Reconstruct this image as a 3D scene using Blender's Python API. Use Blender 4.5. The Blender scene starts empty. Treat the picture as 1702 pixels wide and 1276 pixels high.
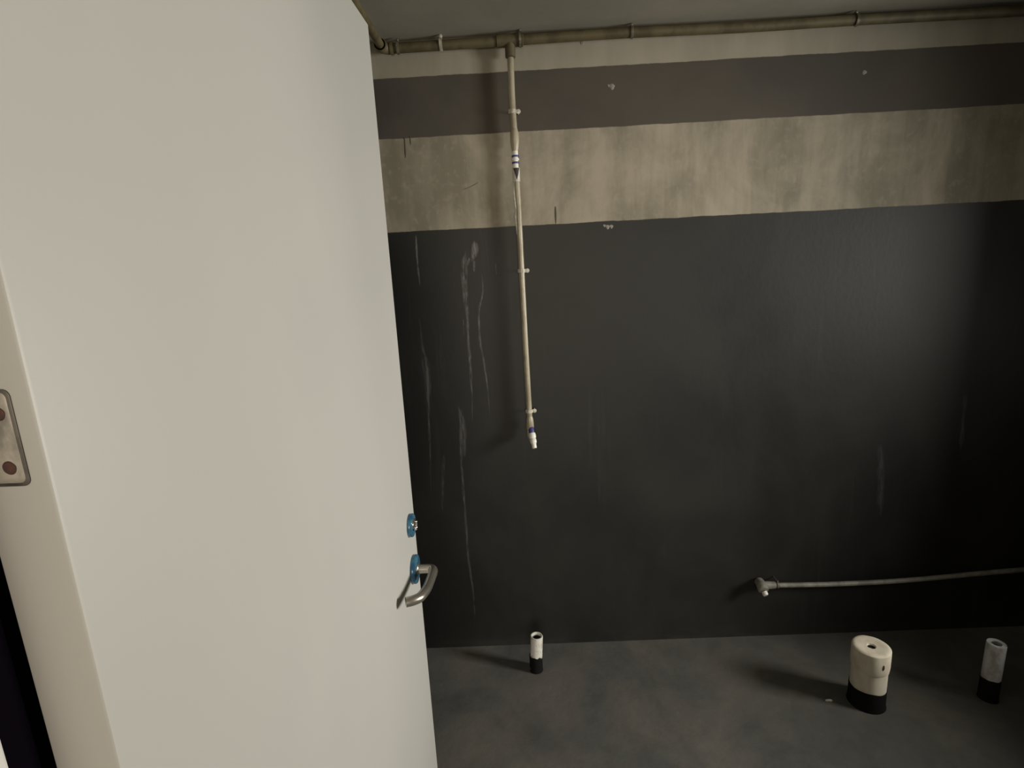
import bpy, bmesh, math, random
from mathutils import Vector, Matrix, noise
random.seed(4)
S = bpy.context.scene
COL = S.collection

# ------------------------------------------------------------------ camera, world, lights, exposure
cam_d = bpy.data.cameras.new('camera'); cam = bpy.data.objects.new('camera', cam_d); COL.objects.link(cam)
cam_d.sensor_fit = 'HORIZONTAL'; cam_d.sensor_width = 36; cam_d.lens = 19.21; cam_d.clip_start = .02
fw = Vector((-0.0191, 0.97768, -0.20925)).normalized()
ri = Vector((0.99874, 0.00895, -0.04932)); ri = (ri - fw * ri.dot(fw)).normalized()
up = ri.cross(fw)
m = Matrix((ri, up, -fw)).transposed().to_4x4(); m.translation = Vector((0, 0, 1.62))
cam.matrix_world = m
S.camera = cam
w = bpy.data.worlds.new('world'); S.world = w; w.use_nodes = True
bg = w.node_tree.nodes['Background']; bg.inputs[0].default_value = (1.0, .93, .83, 1); bg.inputs[1].default_value = .06
S.view_settings.view_transform = 'Standard'; S.view_settings.look = 'None'
S.view_settings.exposure = 0.0; S.view_settings.gamma = 1; S.view_settings.use_curve_mapping = False

def area(name, loc, to, sx, sy, power, col):
    L = bpy.data.lights.new(name, 'AREA'); L.shape = 'RECTANGLE'; L.size = sx; L.size_y = sy; L.energy = power; L.color = col
    o = bpy.data.objects.new(name, L); COL.objects.link(o); o.location = loc
    d = Vector(to) - Vector(loc); o.rotation_euler = d.to_track_quat('-Z', 'Y').to_euler()
    return o
# added, aimed area lamp for assumed daylight through an unseen window at the right
wl = area('assumed_window_lamp', (3.20, 0.75, 1.58), (-.26, 1.30, 1.16), 0.60, 0.75, 31.0, (1.0, .970, .900))
wl.data.spread = math.radians(88)  # beam narrowed so the lamp's light fades towards the right
area('added_fill_lamp', (2.40, 0.95, 1.20), (2.0, 1.0, 1.45), 0.60, 0.60, 1.3, (1.0, .95, .88))  # added wide fill lamp at the assumed window, lifts right ceiling and wall
# assumed daylight: added area lamp at the unseen corridor end behind the camera
area('assumed_corridor_lamp', (.05, -2.9, 1.55), (.1, 0, 1.5), 1.3, 1.3, 60.0, (1.0, .875, .73))

# ------------------------------------------------------------------ room numbers
YW = 2.104; XL = -.50; XR = 2.26; ZC = 2.405
YF0, YF1 = .12, .256          # front wall with the doorway the camera stands in
JX = -.3015                   # left jamb face

# ------------------------------------------------------------------ material helpers
def mat(name, col, rough=.6, metal=0, spec=.5):
    M = bpy.data.materials.new(name); M.use_nodes = True
    b = M.node_tree.nodes['Principled BSDF']
    b.inputs['Base Color'].default_value = (*col, 1); b.inputs['Roughness'].default_value = rough
    b.inputs['Metallic'].default_value = metal; b.inputs['Specular IOR Level'].default_value = spec
    return M
class G:
    def __init__(s, M):
        s.M = M; s.t = M.node_tree; s.b = s.t.nodes['Principled BSDF']
        s.tc = s.t.nodes.new('ShaderNodeTexCoord')
    def n(s, kind, **kw):
        x = s.t.nodes.new(kind)
        for k, v in kw.items(): setattr(x, k, v)
        return x
    def L(s, a, b): s.t.links.new(a, b)
    def scaled(s, sc):
        mp = s.n('ShaderNodeMapping'); mp.inputs['Scale'].default_value = sc; s.L(s.tc.outputs['Object'], mp.inputs[0]); return mp.outputs[0]
    def noise(s, sc, scale=1, detail=5, rough=.55, dist=0):
        x = s.n('ShaderNodeTexNoise'); s.L(s.scaled(sc), x.inputs['Vector'])
        x.inputs['Scale'].default_value = scale; x.inputs['Detail'].default_value = detail
        x.inputs['Roughness'].default_value = rough; x.inputs['Distortion'].default_value = dist
        return x.outputs['Fac']
    def ramp(s, f, lo, hi, a=0, b=1):
        x = s.n('ShaderNodeMapRange'); s.L(f, x.inputs[0])
        for i, v in enumerate((lo, hi, a, b)): x.inputs[1 + i].default_value = v
        x.clamp = True; x.interpolation_type = 'SMOOTHSTEP'; return x.outputs[0]
    def math(s, op, a, b):
        x = s.n('ShaderNodeMath', operation=op)
        for i, v in enumerate((a, b)):
            if isinstance(v, (int, float)): x.inputs[i].default_value = v
            else: s.L(v, x.inputs[i])
        return x.outputs[0]
    def mix(s, f, a, b, mode='MIX'):
        x = s.n('ShaderNodeMix', data_type='RGBA', blend_type=mode)
        if isinstance(f, (int, float)): x.inputs[0].default_value = f
        else: s.L(f, x.inputs[0])
        for i, v in ((6, a), (7, b)):
            if isinstance(v, tuple): x.inputs[i].default_value = (*v, 1)
            else: s.L(v, x.inputs[i])
        return x.outputs[2]
    def bump(s, h, strength, dist):
        x = s.n('ShaderNodeBump'); x.inputs['Strength'].default_value = strength; x.inputs['Distance'].default_value = dist
        s.L(h, x.inputs['Height']); s.L(x.outputs[0], s.b.inputs['Normal'])
    def color(s, c): s.L(c, s.b.inputs['Base Color'])

BLACK = (.0150, .0150, .0136); PLASTER = (.170, .150, .112); BROWN = (.047, .039, .031)
def wall_material():
    M = mat('painted_bands', BLACK, .5, 0, .34); g = G(M)
    sp = g.n('ShaderNodeSeparateXYZ'); g.L(g.tc.outputs['Object'], sp.inputs[0]); z = sp.outputs[2]
    wob = g.math('MULTIPLY', g.math('SUBTRACT', g.noise((7, 7, 2), 1.4, 6, .65), .5), .009)
    zz = g.math('ADD', z, wob)
    above_black = g.ramp(zz, 1.7655, 1.7685); above_plaster = g.ramp(zz, 2.0895, 2.0925); above_brown = g.ramp(zz, 2.2880, 2.2910)
    streak = g.math('ADD', g.math('MULTIPLY', g.noise((7, 7, .9), 1.4, 5, .6), .5), g.math('MULTIPLY', g.noise((2.6, 2.6, 2.2), 1.5, 6, .62, .6), .5))
    fine = g.noise((30, 30, 24), 1.5, 5, .6)
    pl = g.mix(g.ramp(streak, .36, .62), (.215, .196, .145), (.385, .342, .264))
    pl = g.mix(g.math('MULTIPLY', g.ramp(fine, .5, .75), .35), pl, (.42, .36, .29))
    big = g.noise((1.6, 1.6, 1.2), 1.3, 4, .55, .4)
    bk = g.mix(g.ramp(big, .35, .68), (.0165, .0162, .0150), (.026, .0258, .0220))
    st2 = g.noise((15, 15, .8), 1.5, 4, .6)
    bk = g.mix(g.math('MULTIPLY', g.ramp(st2, .60, .80), .35), bk, (.055, .054, .052))
    br = g.mix(g.ramp(big, .35, .68), (.074, .067, .056), (.098, .084, .068))
    c = g.mix(above_black, bk, pl); c = g.mix(above_plaster, c, br)
    top = g.mix(g.ramp(streak, .3, .7), (.300, .275, .215), (.39, .355, .28))
    c = g.mix(above_brown, c, top)
    # dusty foot of the wall, above the floor
    foot = g.math('MULTIPLY', g.ramp(z, .075, .0), g.ramp(g.noise((3, 3, 9), 1.5, 5, .6), .42, .62))
    c = g.mix(g.math('MULTIPLY', foot, .6), c, (.040, .040, .036))
    g.color(c)
    ro = g.math('ADD', g.ramp(above_black, 0, 1, .50, .85), g.math('MULTIPLY', g.math('SUBTRACT', big, .5), .25))
    g.L(ro, g.b.inputs['Roughness'])
    g.bump(g.noise((60, 60, 40), 1, 4, .6), .12, .003)
    return M
def floor_material():
    M = mat('grey_screed', (.05, .05, .045), .6); g = G(M)
    a = g.noise((1.7, 1.7, 1.7), 1.5, 6, .62, .5); b = g.noise((8, 8, 8), 1.5, 6, .65)
    c = g.mix(g.ramp(a, .33, .68), (.085, .085, .079), (.160, .148, .124))
    c = g.mix(g.math('MULTIPLY', g.ramp(b, .38, .62), .5), c, (.105, .105, .098))
    c = g.mix(g.math('MULTIPLY', g.ramp(g.noise((17, 17, 17), 1.3, 3, .5), .70, .78), .6), c, (.15, .15, .135))
    g.color(c); g.L(g.ramp(b, .3, .7, .55, .8), g.b.inputs['Roughness'])
    g.bump(b, .25, .01); return M
def ceiling_material():
    M = mat('grey_ceiling', (.07, .07, .06), .9); g = G(M)
    g.color(g.mix(g.ramp(g.noise((1.5, 1.5, 1), 1.4, 6, .6), .3, .7), (.27, .26, .21), (.35, .325, .265)))
    g.bump(g.noise((50, 50, 50), 1, 3, .6), .15, .003); return M
def door_material():
    M = mat('white_door_paint', (.70, .68, .63), .45, 0, .35); g = G(M)
    g.color(g.mix(g.ramp(g.noise((2, 2, 1), 1, 3, .5), .3, .7), (.42, .412, .378), (.465, .452, .415)))
    g.bump(g.noise((260, 260, 260), 1, 2, .5), .06, .001); return M
def dirty(name, a, b, rough=.5, sc=40, lo=.4, hi=.62, metal=0):
    M = mat(name, a, rough, metal); g = G(M)
    g.color(g.mix(g.ramp(g.noise((sc, sc, sc * .6), 1, 5, .6), lo, hi), a, b)); return M
M_wall = wall_material(); M_floor = floor_material(); M_ceil = ceiling_material(); M_door = door_material()
M_pipe = dirty('ivory_pipe_plastic', (.40, .36, .26), (.30, .26, .18), .35, 22)
M_hpipe = dirty('dusty_shaded_pipe', (.120, .098, .047), (.078, .062, .030), .6, 18)  # dusty olive, darkened in the colour for shade under the ceiling
M_lpipe = dirty('grimy_pale_pipe', (.30, .29, .24), (.19, .18, .15), .5, 25)
M_clip = dirty('dusty_steel_clip', (.56, .53, .44), (.36, .33, .26), .4, 80)
M_clipd = dirty('darker_olive_clip', (.20, .18, .13), (.11, .10, .07), .45, 80, metal=.2)  # darker olive variant of the clip colour
M_screw = mat('screw_head', (.58, .55, .47), .35, .1)
M_rust = dirty('rusty_screw', (.080, .032, .020), (.045, .022, .016), .7, 300)
M_rustd = mat('rust_slot', (.03, .015, .012), .8)
M_leaf = dirty('tarnished_steel_plate', (.36, .33, .27), (.17, .155, .13), .5, 70, .35, .7, .25)
M_leafe = dirty('shaded_plate_edge', (.10, .09, .075), (.06, .05, .04), .5, 90, metal=.4)
M_steel = mat('brushed_steel', (.46, .43, .37), .30, .9)
M_chrome = mat('chrome_cylinder', (.75, .75, .75), .15, 1)
M_film = dirty('blue_film', (.020, .070, .130), (.050, .15, .21), .18, 60)
M_white = mat('white_plastic', (.80, .79, .72), .35)
M_blue = mat('blue_ring', (.055, .050, .20), .4)
M_label = dirty('pale_label', (.60, .58, .50), (.45, .42, .36), .5, 120)
M_ink = mat('dark_print', (.035, .025, .03), .6)
M_gap = mat('gap_shade_black', (.003, .002, .004), .9, 0, .02)
M_jamb = mat('pale_jamb_paint', (.62, .60, .55), .5)
M_stub = dirty('dirty_white_pipe', (.74, .73, .66), (.42, .40, .34), .5, 60, .45, .68)
M_stubw = dirty('dusty_wrapped_cap', (.80, .73, .58), (.68, .60, .46), .7, 22, .4, .7)
M_stubg = dirty('grey_white_pipe', (.66, .66, .65), (.42, .39, .36), .5, 30, .4, .65)
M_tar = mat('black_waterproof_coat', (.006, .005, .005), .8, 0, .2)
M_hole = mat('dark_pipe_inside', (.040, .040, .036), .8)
M_plain = dirty('grey_plaster', (.14, .13, .11), (.11, .10, .085), .9, 3)

# ------------------------------------------------------------------ mesh helpers
def obj(name, bm, M, parent=None, smooth=True, label=None):
    me = bpy.data.meshes.new(name)
    bmesh.ops.recalc_face_normals(bm, faces=bm.faces)
    bm.to_mesh(me); bm.free(); me.materials.append(M)
    if smooth:
        me.polygons.foreach_set('use_smooth', [True] * len(me.polygons)); me.set_sharp_from_angle(angle=math.radians(38))
    o = bpy.data.objects.new(name, me); COL.objects.link(o)
    if parent: o.parent = parent
    if label: o['label'] = label
    return o
def struct(name, bm, M, smooth=False):
    o = obj(name, bm, M, None, smooth); o['kind'] = 'structure'; return o
def thing(name, label, cat, group=None):
    o = bpy.data.objects.new(name, None); COL.objects.link(o); o.empty_display_size = .05
    if label: o['label'] = label
    if cat: o['category'] = cat
    if group: o['group'] = group
    return o
def box(bm, x0, x1, y0, y1, z0, z1, bev=0, M4=None):
    r = bmesh.ops.create_cube(bm, size=1); vs = r['verts']
    for v in vs: v.co = Vector(((x0 + x1) / 2 + v.co.x * (x1 - x0), (y0 + y1) / 2 + v.co.y * (y1 - y0), (z0 + z1) / 2 + v.co.z * (z1 - z0)))
    if M4: bmesh.ops.transform(bm, matrix=M4, verts=vs)
    if bev:
        es = list({e for v in vs for e in v.link_edges})
        bmesh.ops.bevel(bm, geom=es, offset=bev, segments=2, affect='EDGES', profile=.5)
    return bm
def smooth_path(pts, n=6):
    P = [Vector(p) for p in pts]
    out = []
    for i in range(len(P) - 1):
        a = P[max(i - 1, 0)]; b = P[i]; c = P[i + 1]; d = P[min(i + 2, len(P) - 1)]
        for k in range(n):
            t = k / n
            out.append(.5 * ((2 * b) + (c - a) * t + (2 * a - 5 * b + 4 * c - d) * t * t + (3 * b - a - 3 * c + d) * t ** 3))
    out.append(P[-1]); return out
def tube(bm, pts, rad, seg=20, cap=True):
    P = [Vector(p) for p in pts]
    R_ = rad if isinstance(rad, (list, tuple)) else [rad] * len(P)
    t0 = (P[1] - P[0]).normalized()
    u = t0.orthogonal().normalized(); rings = []
    for i, p in enumerate(P):
        t = (P[min(i + 1, len(P) - 1)] - P[max(i - 1, 0)]).normalized()
        u = (u - t * u.dot(t)).normalized(); v = t.cross(u)
        rings.append([bm.verts.new(p + (u * math.cos(a) + v * math.sin(a)) * R_[i]) for a in (2 * math.pi * k / seg for k in range(seg))])
    for A, B in zip(rings, rings[1:]):
        for k in range(seg): bm.faces.new((A[k], A[(k + 1) % seg], B[(k + 1) % seg], B[k]))
    if cap: bm.faces.new(rings[0][::-1]); bm.faces.new(rings[-1])
    return bm
def lathe(bm, prof, org=(0, 0, 0), axis=(0, 0, 1), seg=32, wob=0, close=False):
    """prof = [(radius, height)] turned round axis at org"""
    A = Vector(axis).normalized(); u = A.orthogonal().normalized(); v = A.cross(u); O = Vector(org); rings = []
    for r, h in prof:
        if r < 1e-6: rings.append([bm.verts.new(O + A * h)]); continue
        ring = []
        for k in range(seg):
            a = 2 * math.pi * k / seg; rr = r
            if wob: rr += wob * noise.noise(Vector((math.cos(a) * 1.6, math.sin(a) * 1.6, h * 30 + org[0] * 9)))
            ring.append(bm.verts.new(O + A * h + (u * math.cos(a) + v * math.sin(a)) * rr))
        rings.append(ring)
    pairs = list(zip(rings, rings[1:])) + ([(rings[-1], rings[0])] if close else [])
    for P, Q in pairs:
        if len(P) == 1 and len(Q) == 1: continue
        for k in range(seg):
            a, b = P[k % len(P)], P[(k + 1) % len(P)]; c, d = Q[(k + 1) % len(Q)], Q[k % len(Q)]
            f = [a, b, c, d]; f = [x for i, x in enumerate(f) if x not in f[:i]]
            bm.faces.new(f)
    return bm
def B(): return bmesh.new()

# ------------------------------------------------------------------ room shell
struct('floor', box(B(), XL - .1, XR + .5, -3.2, YW + .1, -.1, 0), M_floor)
struct('ceiling', box(B(), XL - .1, XR + .5, -3.2, YW + .1, ZC, ZC + .1), M_ceil)
wall_back = struct('wall_back', box(B(), XL - .1, XR + .5, YW, YW + .12, 0, ZC), M_wall)
struct('wall_left', box(B(), XL - .1, XL, -3.2, YW, 0, ZC), M_wall)
# right-hand wall with an assumed, unseen window opening, sized to shape the lamp's beam
WY0, WY1, WZ0, WZ1 = .33, 1.50, .74, 2.28
b = B(); T0, T1 = XR, XR + .10
box(b, T0, T1, YF1, WY0, 0, ZC); box(b, T0, T1, WY1, YW, 0, ZC); box(b, T0, T1, WY0, WY1, 0, WZ0); box(b, T0, T1, WY0, WY1, WZ1, ZC)
struct('wall_right', b, M_wall)
b = B()
for a in ((WY0, WY0 + .045, WZ0, WZ1), (WY1 - .045, WY1, WZ0, WZ1), (WY0 + .045, WY1 - .045, WZ0, WZ0 + .045), (WY0 + .045, WY1 - .045, WZ1 - .045, WZ1)):
    box(b, T0 + .04, T0 + .085, *a, .004)
struct('assumed_window_1', b, M_jamb)  # assumed window frame, out of view
# front wall round the doorway
b = B(); box(b, XL, JX - .05, YF0, YF1, 0, ZC); box(b, 0.66, XR, YF0, YF1, 0, ZC); box(b, JX - .05, .66, YF0, YF1, 2.12, ZC)
struct('wall_front', b, M_plain)
b = B(); box(b, JX - .05, JX, YF0 - .01, YF1, 0, 2.06, .002); box(b, .615, .665, YF0 - .01, YF1, 0, 2.06, .002); box(b, JX - .05, .665, YF0 - .01, YF1, 2.06, 2.12, .002)
trim = struct('trim_1', b, M_jamb); trim['label'] = 'pale door frame with a black strip for the shadowed gap'
obj('gap_shade', box(B(), JX - .03, JX - .004, YF1, .277, 0, 2.06, .002), M_gap, trim, label='black strip for the shadow in the gap')  # black strip stands for the deep shadow between door edge and jamb

# cream runs and a splash of paint, dried on the black part of the back wall (thin real ridges)
M_drip = bpy.data.materials.new('dried_pale_drip'); M_drip.use_nodes = True
g = G(M_drip); tr = g.n('ShaderNodeBsdfTransparent'); mx = g.n('ShaderNodeMixShader'); at = g.n('ShaderNodeAttribute'); at.attribute_name = 'fade'
out = M_drip.node_tree.nodes['Material Output']; g.b.inputs['Roughness'].default_value = .5
g.b.inputs['Base Color'].default_value = (.19, .185, .175, 1)
brk = g.ramp(g.noise((160, 160, 30), 1, 4, .6), .28, .66)
g.L(g.math('MULTIPLY', at.outputs['Fac'], brk), mx.inputs[0]); g.L(tr.outputs[0], mx.inputs[1]); g.L(g.b.outputs[0], mx.inputs[2]); g.L(mx.outputs[0], out.inputs[0])
M_ddark = mat('dark_run', (.075, .064, .045), .8)
def ribbon(name, pts, wid, alpha, M, parent):
    P = smooth_path([(x, 0, z) for x, z in pts], 8); n = len(P); bm = B(); lay = bm.verts.layers.float.new('fade'); prev = None
    for i, p in enumerate(P):
        f = i / (n - 1); k = min(1, f * 6, (1 - f) * 3.5)
        w_ = wid * (.35 + .65 * k) * (1 + .45 * noise.noise(Vector((p.x * 40, p.z * 25, wid * 900)))) / 2
        row = [bm.verts.new((p.x + s * w_, YW - h, p.z)) for s, h in ((-1, .0003), (0, .0011), (1, .0003))]
        for v, e in zip(row, (.25, 1, .25)): v[lay] = alpha * (k ** .7) * e
        if prev:
            for j in (0, 1): bm.faces.new((prev[j], prev[j + 1], row[j + 1], row[j]))
        prev = row
    return obj(name, bm, M, parent)
DR = [([(-0.371, 1.76), (-0.374, 1.667), (-0.372, 1.567)], .008, .9),
 ([(-0.18, 1.68), (-0.195, 1.592), (-0.199, 1.467), (-0.202, 1.363), (-0.201, 1.269), (-0.202, 1.148), (-0.207, 1.025)], .013, .75),
 ([(-0.187, 1.69), (-0.203, 1.62), (-0.206, 1.54), (-0.201, 1.45)], .018, .75),
 ([(-0.136, 1.604), (-0.135, 1.533), (-0.154, 1.454), (-0.157, 1.338), (-0.147, 1.266), (-0.138, 1.145), (-0.137, 1.039)], .009, .75),
 ([(-0.384, 1.453), (-0.38, 1.325), (-0.37, 1.277), (-0.377, 1.132), (-0.381, 1.033), (-0.388, 0.881), (-0.398, 0.725)], .012, .45),
 ([(-0.378, 1.30), (-0.372, 1.22), (-0.374, 1.13)], .026, .35),
 ([(-0.26, 1.097), (-0.255, 1.027), (-0.263, 0.875), (-0.263, 0.745), (-0.263, 0.557), (-0.261, 0.39), (-0.252, 0.247), (-0.256, 0.072)], .012, .5),
 ([(-0.252, 1.08), (-0.246, 0.976), (-0.250, 0.874)], .024, .5),
 ([(-0.331, 0.891), (-0.345, 0.775), (-0.357, 0.642)], .014, .3),
 ([(-0.216, 1.434), (-0.218, 1.364)], .006, .5), ([(-0.079, 1.642), (-0.08, 1.586)], .007, .4),
 ([(1.735, 1.06), (1.739, 0.921), (1.744, 0.80)], .022, .45), ([(1.421, 0.86), (1.438, 0.693), (1.450, 0.534)], .030, .28),
 ([(-0.154, 1.722), (-0.156, 1.683), (-0.171, 1.645)], .026, 1.0), ([(-0.176, 1.662), (-0.19, 1.631)], .014, .8), ([(-0.160, 1.652), (-0.164, 1.608)], .014, .85)]
for p, wd, al in DR: ribbon('paint_drip', p, wd, al, M_drip, wall_back)
for p, wd in (([(-0.183, 1.905), (-0.156, 1.914), (-0.127, 1.927)], .004), ([(-0.383, 2.094), (-0.385, 2.025)], .005),
              ([(-0.363, 2.097), (-0.362, 2.069)], .004), ([(0.151, 1.83), (0.151, 1.767)], .006)):
    ribbon('dark_run', p, wd, 1, M_ddark, wall_back)
# small chips where the paint has come off
M_chip = mat('bare_chip', (.26, .25, .22), .7)
for cx, cz, s in ((.364, 2.223, .010), (.352, 2.226, .005), (.342, 1.747, .008), (.356, 1.748, .007), (.33, 1.752, .005), (1.243, 2.222, .008), (.262, 2.366, .006)):
    bm = B(); lathe(bm, [(s, 0), (s * .8, .0012), (0, .0014)], (cx, YW, cz), (0, -1, 0), 10, s * .5)
    obj('paint_chip', bm, M_chip, wall_back)

# ------------------------------------------------------------------ the open door
HX, HY = -.2608, .28
dv = Vector((.021, .99978, 0)); nv = Vector((.99978, -.021, 0))
DM = Matrix(((dv.x, nv.x, 0, HX), (dv.y, nv.y, 0, HY), (0, 0, 1, 0), (0, 0, 0, 1)))   # local (along door, out of face, up)
def D(s, n, z): return DM @ Vector((s, n, z))
door = thing('door_1', 'white panel door standing open at the left', None); door['kind'] = 'structure'
obj('door_leaf', box(B(), 0, .800, -.042, 0, .008, 2.053, .0022, DM), M_door, door)
# hinge leaf let into the hinge edge of the door, with its two rusty screws
def rounded_plate(bm, cx, cz, hw, hh, r, t, n0):
    """plate on the hinge edge (faces -along): outline in (n, z)"""
    out = []
    for sx, sz, a0 in ((1, 1, 0), (-1, 1, 90), (-1, -1, 180), (1, -1, 270)):
        for k in range(6):
            a = math.radians(a0 + 90 * k / 5); out.append((cx + sx * (hw - r) + r * math.cos(a), cz + sz * (hh - r) + r * math.sin(a)))
    A = [bm.verts.new(D(n0, n, z)) for n, z in out]; C2 = [bm.verts.new(D(n0 - t * .8, n, z)) for n, z in out]
    E2 = [bm.verts.new(D(n0 - t, cx + (n - cx) * .955, cz + (z - cz) * .97)) for n, z in out]
    N = len(out)
    for P, Q in ((A, C2), (C2, E2)):
        for k in range(N): bm.faces.new((P[k], P[(k + 1) % N], Q[(k + 1) % N], Q[k]))
    bm.faces.new(E2); bm.faces.new(A[::-1])
hp = B(); rounded_plate(hp, -.0268, 1.543, .0137, .0257, .0035, .0022, .001)
hinge = obj('hinge_plate', hp, M_leaf, door, label='worn grey metal plate with two rusty screws')
rim = B()
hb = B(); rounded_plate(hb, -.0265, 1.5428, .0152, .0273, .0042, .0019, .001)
obj('plate_edge_shade', hb, M_leafe, hinge)  # dark rim colour stands for the shadowed thickness of the plate
for z, n in ((1.5265, -.0205), (1.5570, -.0193)):
    c = D(-.0011, n, z); bm = B(); lathe(bm, [(.0038, -.001), (.0038, .0004), (.0031, .0010), (0, .0011)], c, -dv, 20, .0003)
    s = obj('screw', bm, M_rust, hinge, label='rusty brown screw head')
# lever handle
handle = thing('door_handle', None, None); handle.parent = door; handle['label'] = 'steel lever handle on a blue-filmed round rose'
RS, RZ = .748, 1.017
ro = B(); lathe(ro, [(.0292, 0), (.0295, .001), (.0295, .0072), (.0280, .0094), (.0245, .0102), (.0140, .0102), (.0128, .0090), (.0125, 0)], D(RS, 0, RZ), nv, 48)
obj('rose', ro, M_film, handle, label='round rose under blue film')
co = B(); lathe(co, [(.0122, 0), (.0122, .0115), (.0108, .013), (.0096, .013)], D(RS, 0, RZ), nv, 32)
obj('collar', co, M_steel, handle)
lv = [D(RS, .004, RZ), D(RS, .018, RZ), D(RS, .032, RZ), D(RS - .0015, .0390, RZ), D(RS - .009, .0440, RZ + .001), D(RS - .022, .0455, RZ + .002),
      D(RS - .050, .0450, RZ + .003), D(RS - .078, .0445, RZ + .005), D(RS - .100, .042, RZ + .008), D(RS - .117, .0375, RZ + .010), D(RS - .128, .027, RZ + .0115), D(RS - .1335, .0155, RZ + .012)]
obj('lever', tube(B(), smooth_path(lv, 5), .0092, 24), M_steel, handle)
# lock rose above it
lock = thing('lock', None, None); lock.parent = door; lock['label'] = 'blue-filmed round lock rose with a chrome cylinder'
LS, LZ = .752, 1.1135
ro = B(); lathe(ro, [(.0235, 0), (.0238, .001), (.0238, .0070), (.0225, .0088), (.0190, .0094), (.0125, .0094), (.0115, .0085), (.0108, 0)], D(LS, 0, LZ), nv, 48)
obj('lock_rose', ro, M_film, lock)
cy = B(); lathe(cy, [(.0108, 0), (.0108, .0115), (.0096, .0135), (.0030, .0140), (0, .0138)], D(LS, 0, LZ + .003), nv, 28)
obj('cylinder', cy, M_chrome, lock)
kw = B(); lathe(kw, [(.0052, .012), (.0052, .0155), (.0042, .0165), (0, .0165)], D(LS, 0, LZ - .0055), nv, 20)
box(kw, LS - .0012, LS + .0012, .012, .0172, LZ - .003, LZ + .009, .0004, DM)
obj('key_plug', kw, M_chrome, lock)

# ------------------------------------------------------------------ plumbing
PY = 2.068
def elbow_bm(p0, p1, p2, r):
    bm = B(); a = Vector(p0); c = Vector(p1); e = Vector(p2)
    pts = [a, a.lerp(c, .5)]
    for k in range(1, 8):
        t = k / 8; pts.append((a.lerp(c, .5)).lerp(c, t).lerp(c.lerp(e, .5), t))
    pts += [c.lerp(e, .5), e]
    tube(bm, pts, r, 20)
    for q, dd in ((a, (c - a)), (e, (c - e))):
        dd = dd.normalized(); tube(bm, [q, q + dd * .004, q + dd * .010, q + dd * .012], [r * 1.1, r * 1.14, r * 1.14, r * 1.0], 20)
    return bm
# (1) pipe under the ceiling: along the left wall, round the corner and along the back wall
cp = thing('ceiling_pipe', 'dusty olive water pipe, darkened for shade, running under the ceiling along back and left walls', 'pipe')
HZ = 2.374; HR = .0165
obj('back_run', tube(B(), smooth_path([(-.395, PY, HZ - .003), (-.2, PY, HZ - .002), (0, PY, HZ), (.4, PY, HZ + .003), (.8, PY, HZ - .001), (1.2, PY, HZ + .001), (1.8, PY, HZ - .001), (2.5, PY, HZ)], 4), HR, 20), M_hpipe, cp)
obj('side_run', tube(B(), [(-.425, PY - .035, HZ - .003), (-.425, 1.2, HZ), (-.425, .30, HZ)], .0135, 20), M_hpipe, cp)
obj('elbow', elbow_bm((-.388, PY, HZ - .003), (-.425, PY, HZ - .003), (-.425, PY - .042, HZ - .003), .0185), M_hpipe, cp, label='elbow in the corner')
bm = B(); tube(bm, [(-.035, PY, HZ), (-.033, PY, HZ), (.055, PY, HZ), (.057, PY, HZ)], [HR, .0205, .0205, HR], 24)
tube(bm, [(.011, PY, HZ), (.011, PY, HZ - .034), (.0105, PY, HZ - .052), (.0105, PY, HZ - .054)], [.018, .0175, .017, .0125], 24)
obj('tee', bm, M_hpipe, cp, label='tee where the drop pipe branches off')
# (2) drop pipe on the back wall
dp = thing('drop_pipe', 'ivory pipe running down the back wall to a blue-ringed white plug', 'pipe')
R2 = .0112
xs = lambda z: .0105 + (2.36 - z) * .0062
obj('upper_pipe', tube(B(), [(xs(2.325), PY, 2.325), (.0095, PY, 2.20), (.0125, PY, 2.07)], R2, 20), M_pipe, dp)
bm = B(); tube(bm, [(.0125, PY, z) for z in (2.095, 2.088, 2.080, 2.062, 2.045, 2.028, 2.020)], [.0112, .0125, .0150, .0155, .0150, .0125, .0108], 24)
obj('coupling', bm, M_pipe, dp, label='swollen coupling')
bm = B(); tube(bm, [(.0125, PY, 2.024), (.0120, PY, 1.99), (.0122, PY, 1.955), (.0125, PY, 1.945)], [.0100, .0098, .0098, .0100], 24)
obj('union', bm, M_white, dp)
for z in (2.003, 1.992, 1.981):
    bm = B(); lathe(bm, [(.0098, -.0035), (.0128, -.0028), (.0132, 0), (.0128, .0028), (.0098, .0035)], (.0121, PY, z), (0, 0, 1), 24)
    obj('blue_band', bm, M_blue, dp, label='dark blue band') if z != 1.992 else obj('white_band', bm, M_white, dp)
bm = B(); lathe(bm, [(.0100, -.024), (.0130, -.0235), (.0130, .0235), (.0100, .024)], (.0128, PY, 1.940), (0, 0, 1), 32)
lab = obj('sleeve', bm, M_label, dp, label='pale sleeve printed with a dark triangle')
bm = B(); n = 8                                     # the dark triangle printed on the sleeve: point down, wrapped round it
rows = []
for i in range(n + 1):
    z = 1.962 - .040 * i / n; half = math.radians(52) * (1 - i / n) + .02
    rows.append([bm.verts.new((.0128 + .01325 * math.sin(a), PY - .01325 * math.cos(a), z)) for a in (math.radians(6) - half + 2 * half * k / 6 for k in range(7))])
for A, C2 in zip(rows, rows[1:]):
    for k in range(6): bm.faces.new((A[k], A[k + 1], C2[k + 1], C2[k]))
obj('triangle', bm, M_ink, lab)
obj('lower_pipe', tube(B(), [(.0128, PY, 1.94), (.0150, PY, 1.80), (.0162, PY, 1.60), (.0185, PY, 1.30), (.0215, PY, 1.07), (.0222, PY, 1.03)], .0108, 20), M_pipe, dp)
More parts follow.
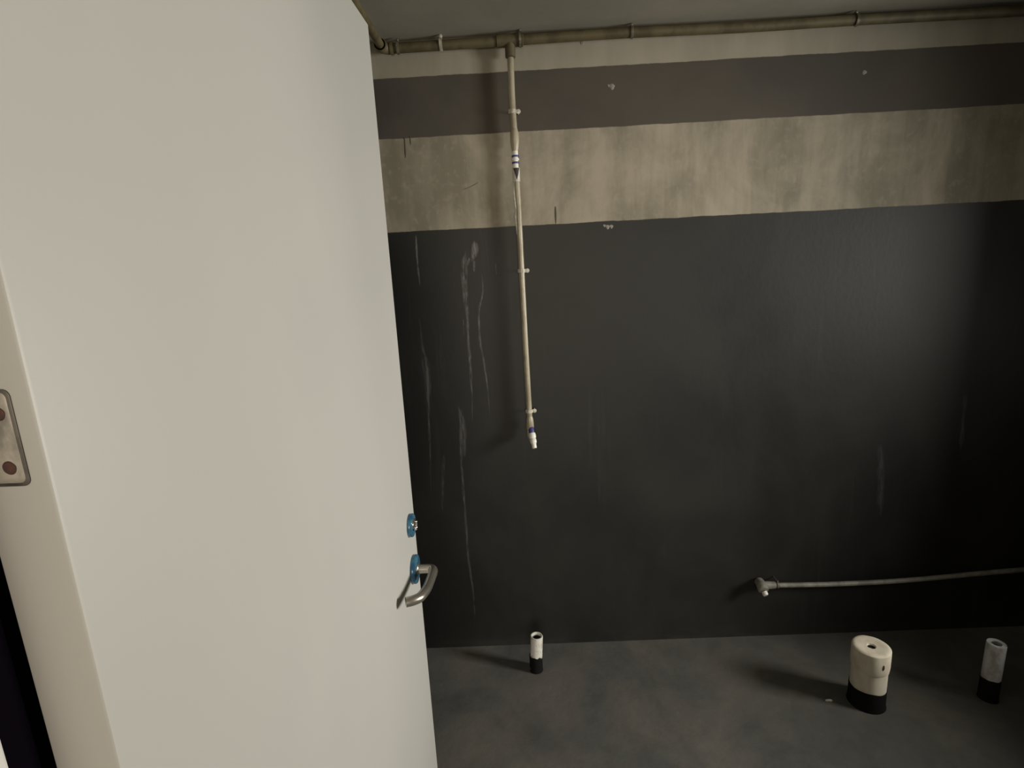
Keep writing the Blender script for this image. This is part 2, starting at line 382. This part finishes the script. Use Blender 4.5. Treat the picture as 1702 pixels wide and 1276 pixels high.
# thin peeled film strip hanging beside the pipe below the sleeve
bm = B(); fp = smooth_path([(.0035, PY - .004, 1.918), (.0015, PY - .006, 1.88), (.0035, PY - .008, 1.845), (.006, PY - .006, 1.82), (.0035, PY - .006, 1.80), (.0045, PY - .006, 1.77), (.0060, PY - .004, 1.735)], 5)
tube(bm, fp, [.0022] * len(fp), 8); obj('film_strip', bm, M_label, dp, label='thin peeled film strip')
bm = B(); tube(bm, [(.0222, PY, z) for z in (1.045, 1.036, 1.018, .998, .990)], [.0108, .0135, .0150, .0150, .0125], 24)
tube(bm, smooth_path([(.0215, PY, 1.00), (.0205, PY, .978), (.0215, PY - .004, .963), (.0265, PY - .016, .955)], 4), .0115, 20)
obj('elbow', bm, M_pipe, dp)
ax = Vector((.12, -.50, -.86)).normalized(); o0 = Vector((.0265, PY - .010, .992))
bm = B(); lathe(bm, [(.0, -.012), (.0098, -.012), (.0108, -.008), (.0108, .013), (.0098, .016), (0, .016)], o0, ax, 24); obj('blue_ring', bm, M_blue, dp, label='dark blue ring')
bm = B(); lathe(bm, [(.008, .012), (.0128, .014), (.0138, .020), (.0138, .030), (.0122, .034), (.0108, .036), (.0125, .039), (.0128, .050), (.0112, .054), (.0095, .056), (.0092, .072), (.0085, .074), (0, .074)], o0, ax, 28)
obj('plug', bm, M_white, dp, label='bright white stepped plug')
# (3) low pipe with the angled outlet
lp = thing('low_pipe', 'thin grimy pipe sagging along the lower right of the back wall', 'pipe')
LY = 2.066
obj('run', tube(B(), smooth_path([(.985, LY, .268), (1.2, LY, .262), (1.4, LY, .262), (1.55, LY, .266), (1.7, LY, .274), (1.85, LY, .284), (2.04, LY, .294), (2.5, LY, .31)], 5), .0100, 18), M_lpipe, lp)
bm = B(); tube(bm, [(1.018, LY, .268), (1.014, LY, .268), (.985, LY, .268), (.962, LY, .268), (.948, LY, .268), (.942, LY, .268)], [.0105, .0145, .0160, .0185, .0165, .008], 22)
tube(bm, [(.960, LY + .03, .270), (.960, LY, .268), (.959, LY - .012, .265), (.958, LY - .022, .260), (.958, LY - .024, .259)], [.018, .0215, .0220, .0205, .014], 22)
obj('elbow', bm, M_lpipe, lp)
bm = B(); lathe(bm, [(.0, 0), (.011, 0), (.0115, .010), (.0095, .015), (0, .015)], (.962, LY - .021, .252), (.15, -.75, -.6), 20); obj('plug', bm, M_white, lp, label='small white plug')

# clips that hold the pipes
def clip(label, c, axis, r, big=1.0, group=None, flip=(1, 1), M=None):
    """c on the pipe axis; axis 'z' = vertical pipe, 'x' = horizontal pipe"""
    t = thing('pipe_clip', label, 'pipe clip', group)
    c = Vector(c); A = Vector((0, 0, 1)) if axis == 'z' else Vector((1, 0, 0)); T = Vector((1, 0, 0)) if axis == 'z' else Vector((0, 0, 1)); Nn = Vector((0, -1, 0))
    hw = .0042 * big; ri_, ro_ = r * 1.04, r * 1.04 + .0032; bm = B(); rows = []; n = 16
    prof = []
    for k in range(n + 1):
        a = math.pi * k / n; prof.append((math.cos(a), math.sin(a)))
    back = (YW - .0006 - c.y)
    O1 = [(ro_ + .010, -back * .05), (ro_ + .010, .0035)] ; path_o = [(ro_ * x, ro_ * y + 0) for x, y in prof]; path_i = [(ri_ * x, ri_ * y) for x, y in prof]
    for s in (-1, 1):
        vo = [bm.verts.new(c + T * x + Nn * y + A * s * hw) for x, y in path_o]; vi = [bm.verts.new(c + T * x + Nn * y + A * s * hw) for x, y in path_i]
        rows.append((vo, vi))
    (ao, ai), (bo, bi) = rows
    for k in range(n):
        bm.faces.new((ao[k], ao[k + 1], bo[k + 1], bo[k])); bm.faces.new((ai[k], bi[k], bi[k + 1], ai[k + 1]))
        bm.faces.new((ao[k], ai[k], ai[k + 1], ao[k + 1])); bm.faces.new((bo[k], bo[k + 1], bi[k + 1], bi[k]))
    obj('strap', bm, M or M_clip, t)
    for s in (-1, 1):
        if s not in flip: continue
        p = c + T * s * (ro_ + .0038 * big); ln = YW - p.y
        bm = B(); lathe(bm, [(.0022, -ln - .01), (.0022, -.001), (.0048 * big, -.001), (.0054 * big, .0015), (.0048 * big, .004), (.0022, .0055), (0, .0055)], p, Nn, 16)
        obj('screw', bm, M or M_screw, t)
    return t
clip('small clip on the drop pipe in the brown band, above the coupling', (.0088, PY, 2.149), 'z', .0112, 1.55)
clip('small clip on the drop pipe just under the pale band, middle of three', (.0162, PY, 1.604), 'z', .0112, 1.55)
clip('small clip on the drop pipe just above its blue ring and white plug', (.0214, PY, 1.067), 'z', .0112, 1.55)
clip('clip on the ceiling pipe between the corner elbow and the tee', (-.224, PY, 2.374), 'x', .0165, 1.2)
clip('clip on the ceiling pipe, first to the right of the tee', (.425, PY, 2.377), 'x', .0165, 1.0, M=M_clipd)
clip('clip on the ceiling pipe nearest the right end of the back wall', (1.178, PY, 2.374), 'x', .0165, 1.0, M=M_clipd)
clip('bright clip on the ceiling pipe right beside the tee', (.046, PY - .001, 2.375), 'x', .0208, .9, M=M_clipd)
clip('faint clip on the ceiling pipe beside the corner elbow', (-.372, PY, 2.371), 'x', .0168, 1.0, M=M_clipd)
clip('tiny clip on the low pipe beside its elbow', (1.024, LY, .268), 'x', .0106, .7, M=M_clipd)

# ------------------------------------------------------------------ pipe stubs rising from the floor
def irregular_ring(bm, c, r, h0, h1, wob, seg=36, tilt=0):
    rows = []
    for h, rr in ((h0, r * 1.06), (h0 + .012, r * 1.012), (h1 - .004, r * 1.008), (h1, r * 1.0)):
        row = []
        for k in range(seg):
            a = 2 * math.pi * k / seg; dz = (wob * noise.noise(Vector((math.cos(a) * 2, math.sin(a) * 2, c[0] * 7))) + tilt * math.cos(a)) if h > h0 + .02 else 0
            row.append(bm.verts.new((c[0] + rr * math.cos(a), c[1] + rr * math.sin(a), h + dz)))
        rows.append(row)
    for A, C2 in zip(rows, rows[1:]):
        for k in range(seg): bm.faces.new((A[k], A[(k + 1) % seg], C2[(k + 1) % seg], C2[k]))
    return bm
def stub(label, x, y, h, r, wall, zb, M, dx=0, inner=None):
    t = thing('pipe_stub', label, 'pipe')
    axd = Vector((dx, 0, 1)); bm = B()
    lathe(bm, [(r, -.02), (r, h - .003), (r - .0012, h), (inner or (r - wall), h), ((inner or (r - wall)) - .001, h - .003), (r - wall - .001, h - .02), (r - wall - .001, h - .10), (0, h - .10)], (x, y, 0), axd, 40, .0006)
    obj('pipe_wall', bm, M, t)
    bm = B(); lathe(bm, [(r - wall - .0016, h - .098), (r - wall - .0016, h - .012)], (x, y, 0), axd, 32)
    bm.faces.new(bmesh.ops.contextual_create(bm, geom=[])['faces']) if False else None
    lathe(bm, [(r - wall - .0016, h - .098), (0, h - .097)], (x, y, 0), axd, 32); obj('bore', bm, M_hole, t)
    obj('coating', irregular_ring(B(), (x + dx * zb * .5, y), r + .0012, 0, zb, .004), M_tar, t, label='black waterproof coating round the base')
    return t
st1 = stub('small white pipe stub near the back wall, closest to the door', .001, 1.950, .158, .0248, .0045, .070, M_stub, .06)
bm = B(); lathe(bm, [(.0022, 0), (.0018, .0006), (0, .0007)], (.0185, 1.950 - .0195, .118), (.62, -.78, 0), 10); obj('speck', bm, M_ink, st1)
st3 = stub('narrow greyish pipe stub at the far right near the frame edge', 1.642, 1.725, .226, .0285, .006, .088, M_stubg, .012, .016)
# the wide oval-looking stub with its wrapped top
t = thing('pipe_stub', 'thick cream pipe stub with a wrapped top and small dark hole', 'pipe')
cx, cy = 1.205, 1.728; r = .0575
bm = B(); lathe(bm, [(r, -.02), (r, .05), (r, .17), (r + .0006, .178)], (cx, cy, 0), (0, 0, 1), 56, .0012); obj('pipe_wall', bm, M_stubw, t)
bm = B()
lathe(bm, [(r + .0015, .150), (r + .0030, .156), (r + .0045, .170), (r + .0045, .222), (r + .0035, .2290), (r - .001, .2325), (r - .010, .2335), (.036, .2325), (.0150, .2310), (.0138, .2290), (.0132, .2240), (.0132, .19)], (cx, cy, 0), (0, 0, 1), 56, .0030)
cap = obj('wrapped_cap', bm, M_stubw, t, label='wrapped cream cap with a small hole')
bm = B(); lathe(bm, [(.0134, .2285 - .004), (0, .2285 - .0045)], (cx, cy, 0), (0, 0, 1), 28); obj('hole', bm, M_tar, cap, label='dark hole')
bm = B(); a = math.radians(-84); px, py = cx + (r + .0052) * math.cos(a), cy + (r + .0052) * math.sin(a)
lathe(bm, [(.0042, 0), (.0035, .0008), (0, .001)], (px, py, .190), (math.cos(a), math.sin(a), 0), 12, .0008)
for v in bm.verts: v.co.z = .190 + (v.co.z - .190) * 2.6
obj('nick', bm, M_rust, cap, label='dark rusty nick')
obj('coating', irregular_ring(B(), (cx, cy), r + .0016, 0, .074, .005, tilt=-.002), M_tar, t, label='black waterproof coating round the base')
# a crumb of mortar lying beside the thick stub, flecks on the floor
bm = B(); bmesh.ops.create_icosphere(bm, subdivisions=2, radius=.010, matrix=Matrix.Translation((1.075, 1.735, .003)) @ Matrix.Diagonal((1.5, .5, .6, 1)) @ Matrix.Identity(4))
for v in bm.verts: v.co += Vector((1, 1, 1)) * .002 * noise.noise(v.co * 90)
o = obj('mortar_crumb', bm, M_stub, None); o['label'] = 'pale crumb of mortar on the floor left of the thick stub'; o['category'] = 'debris'
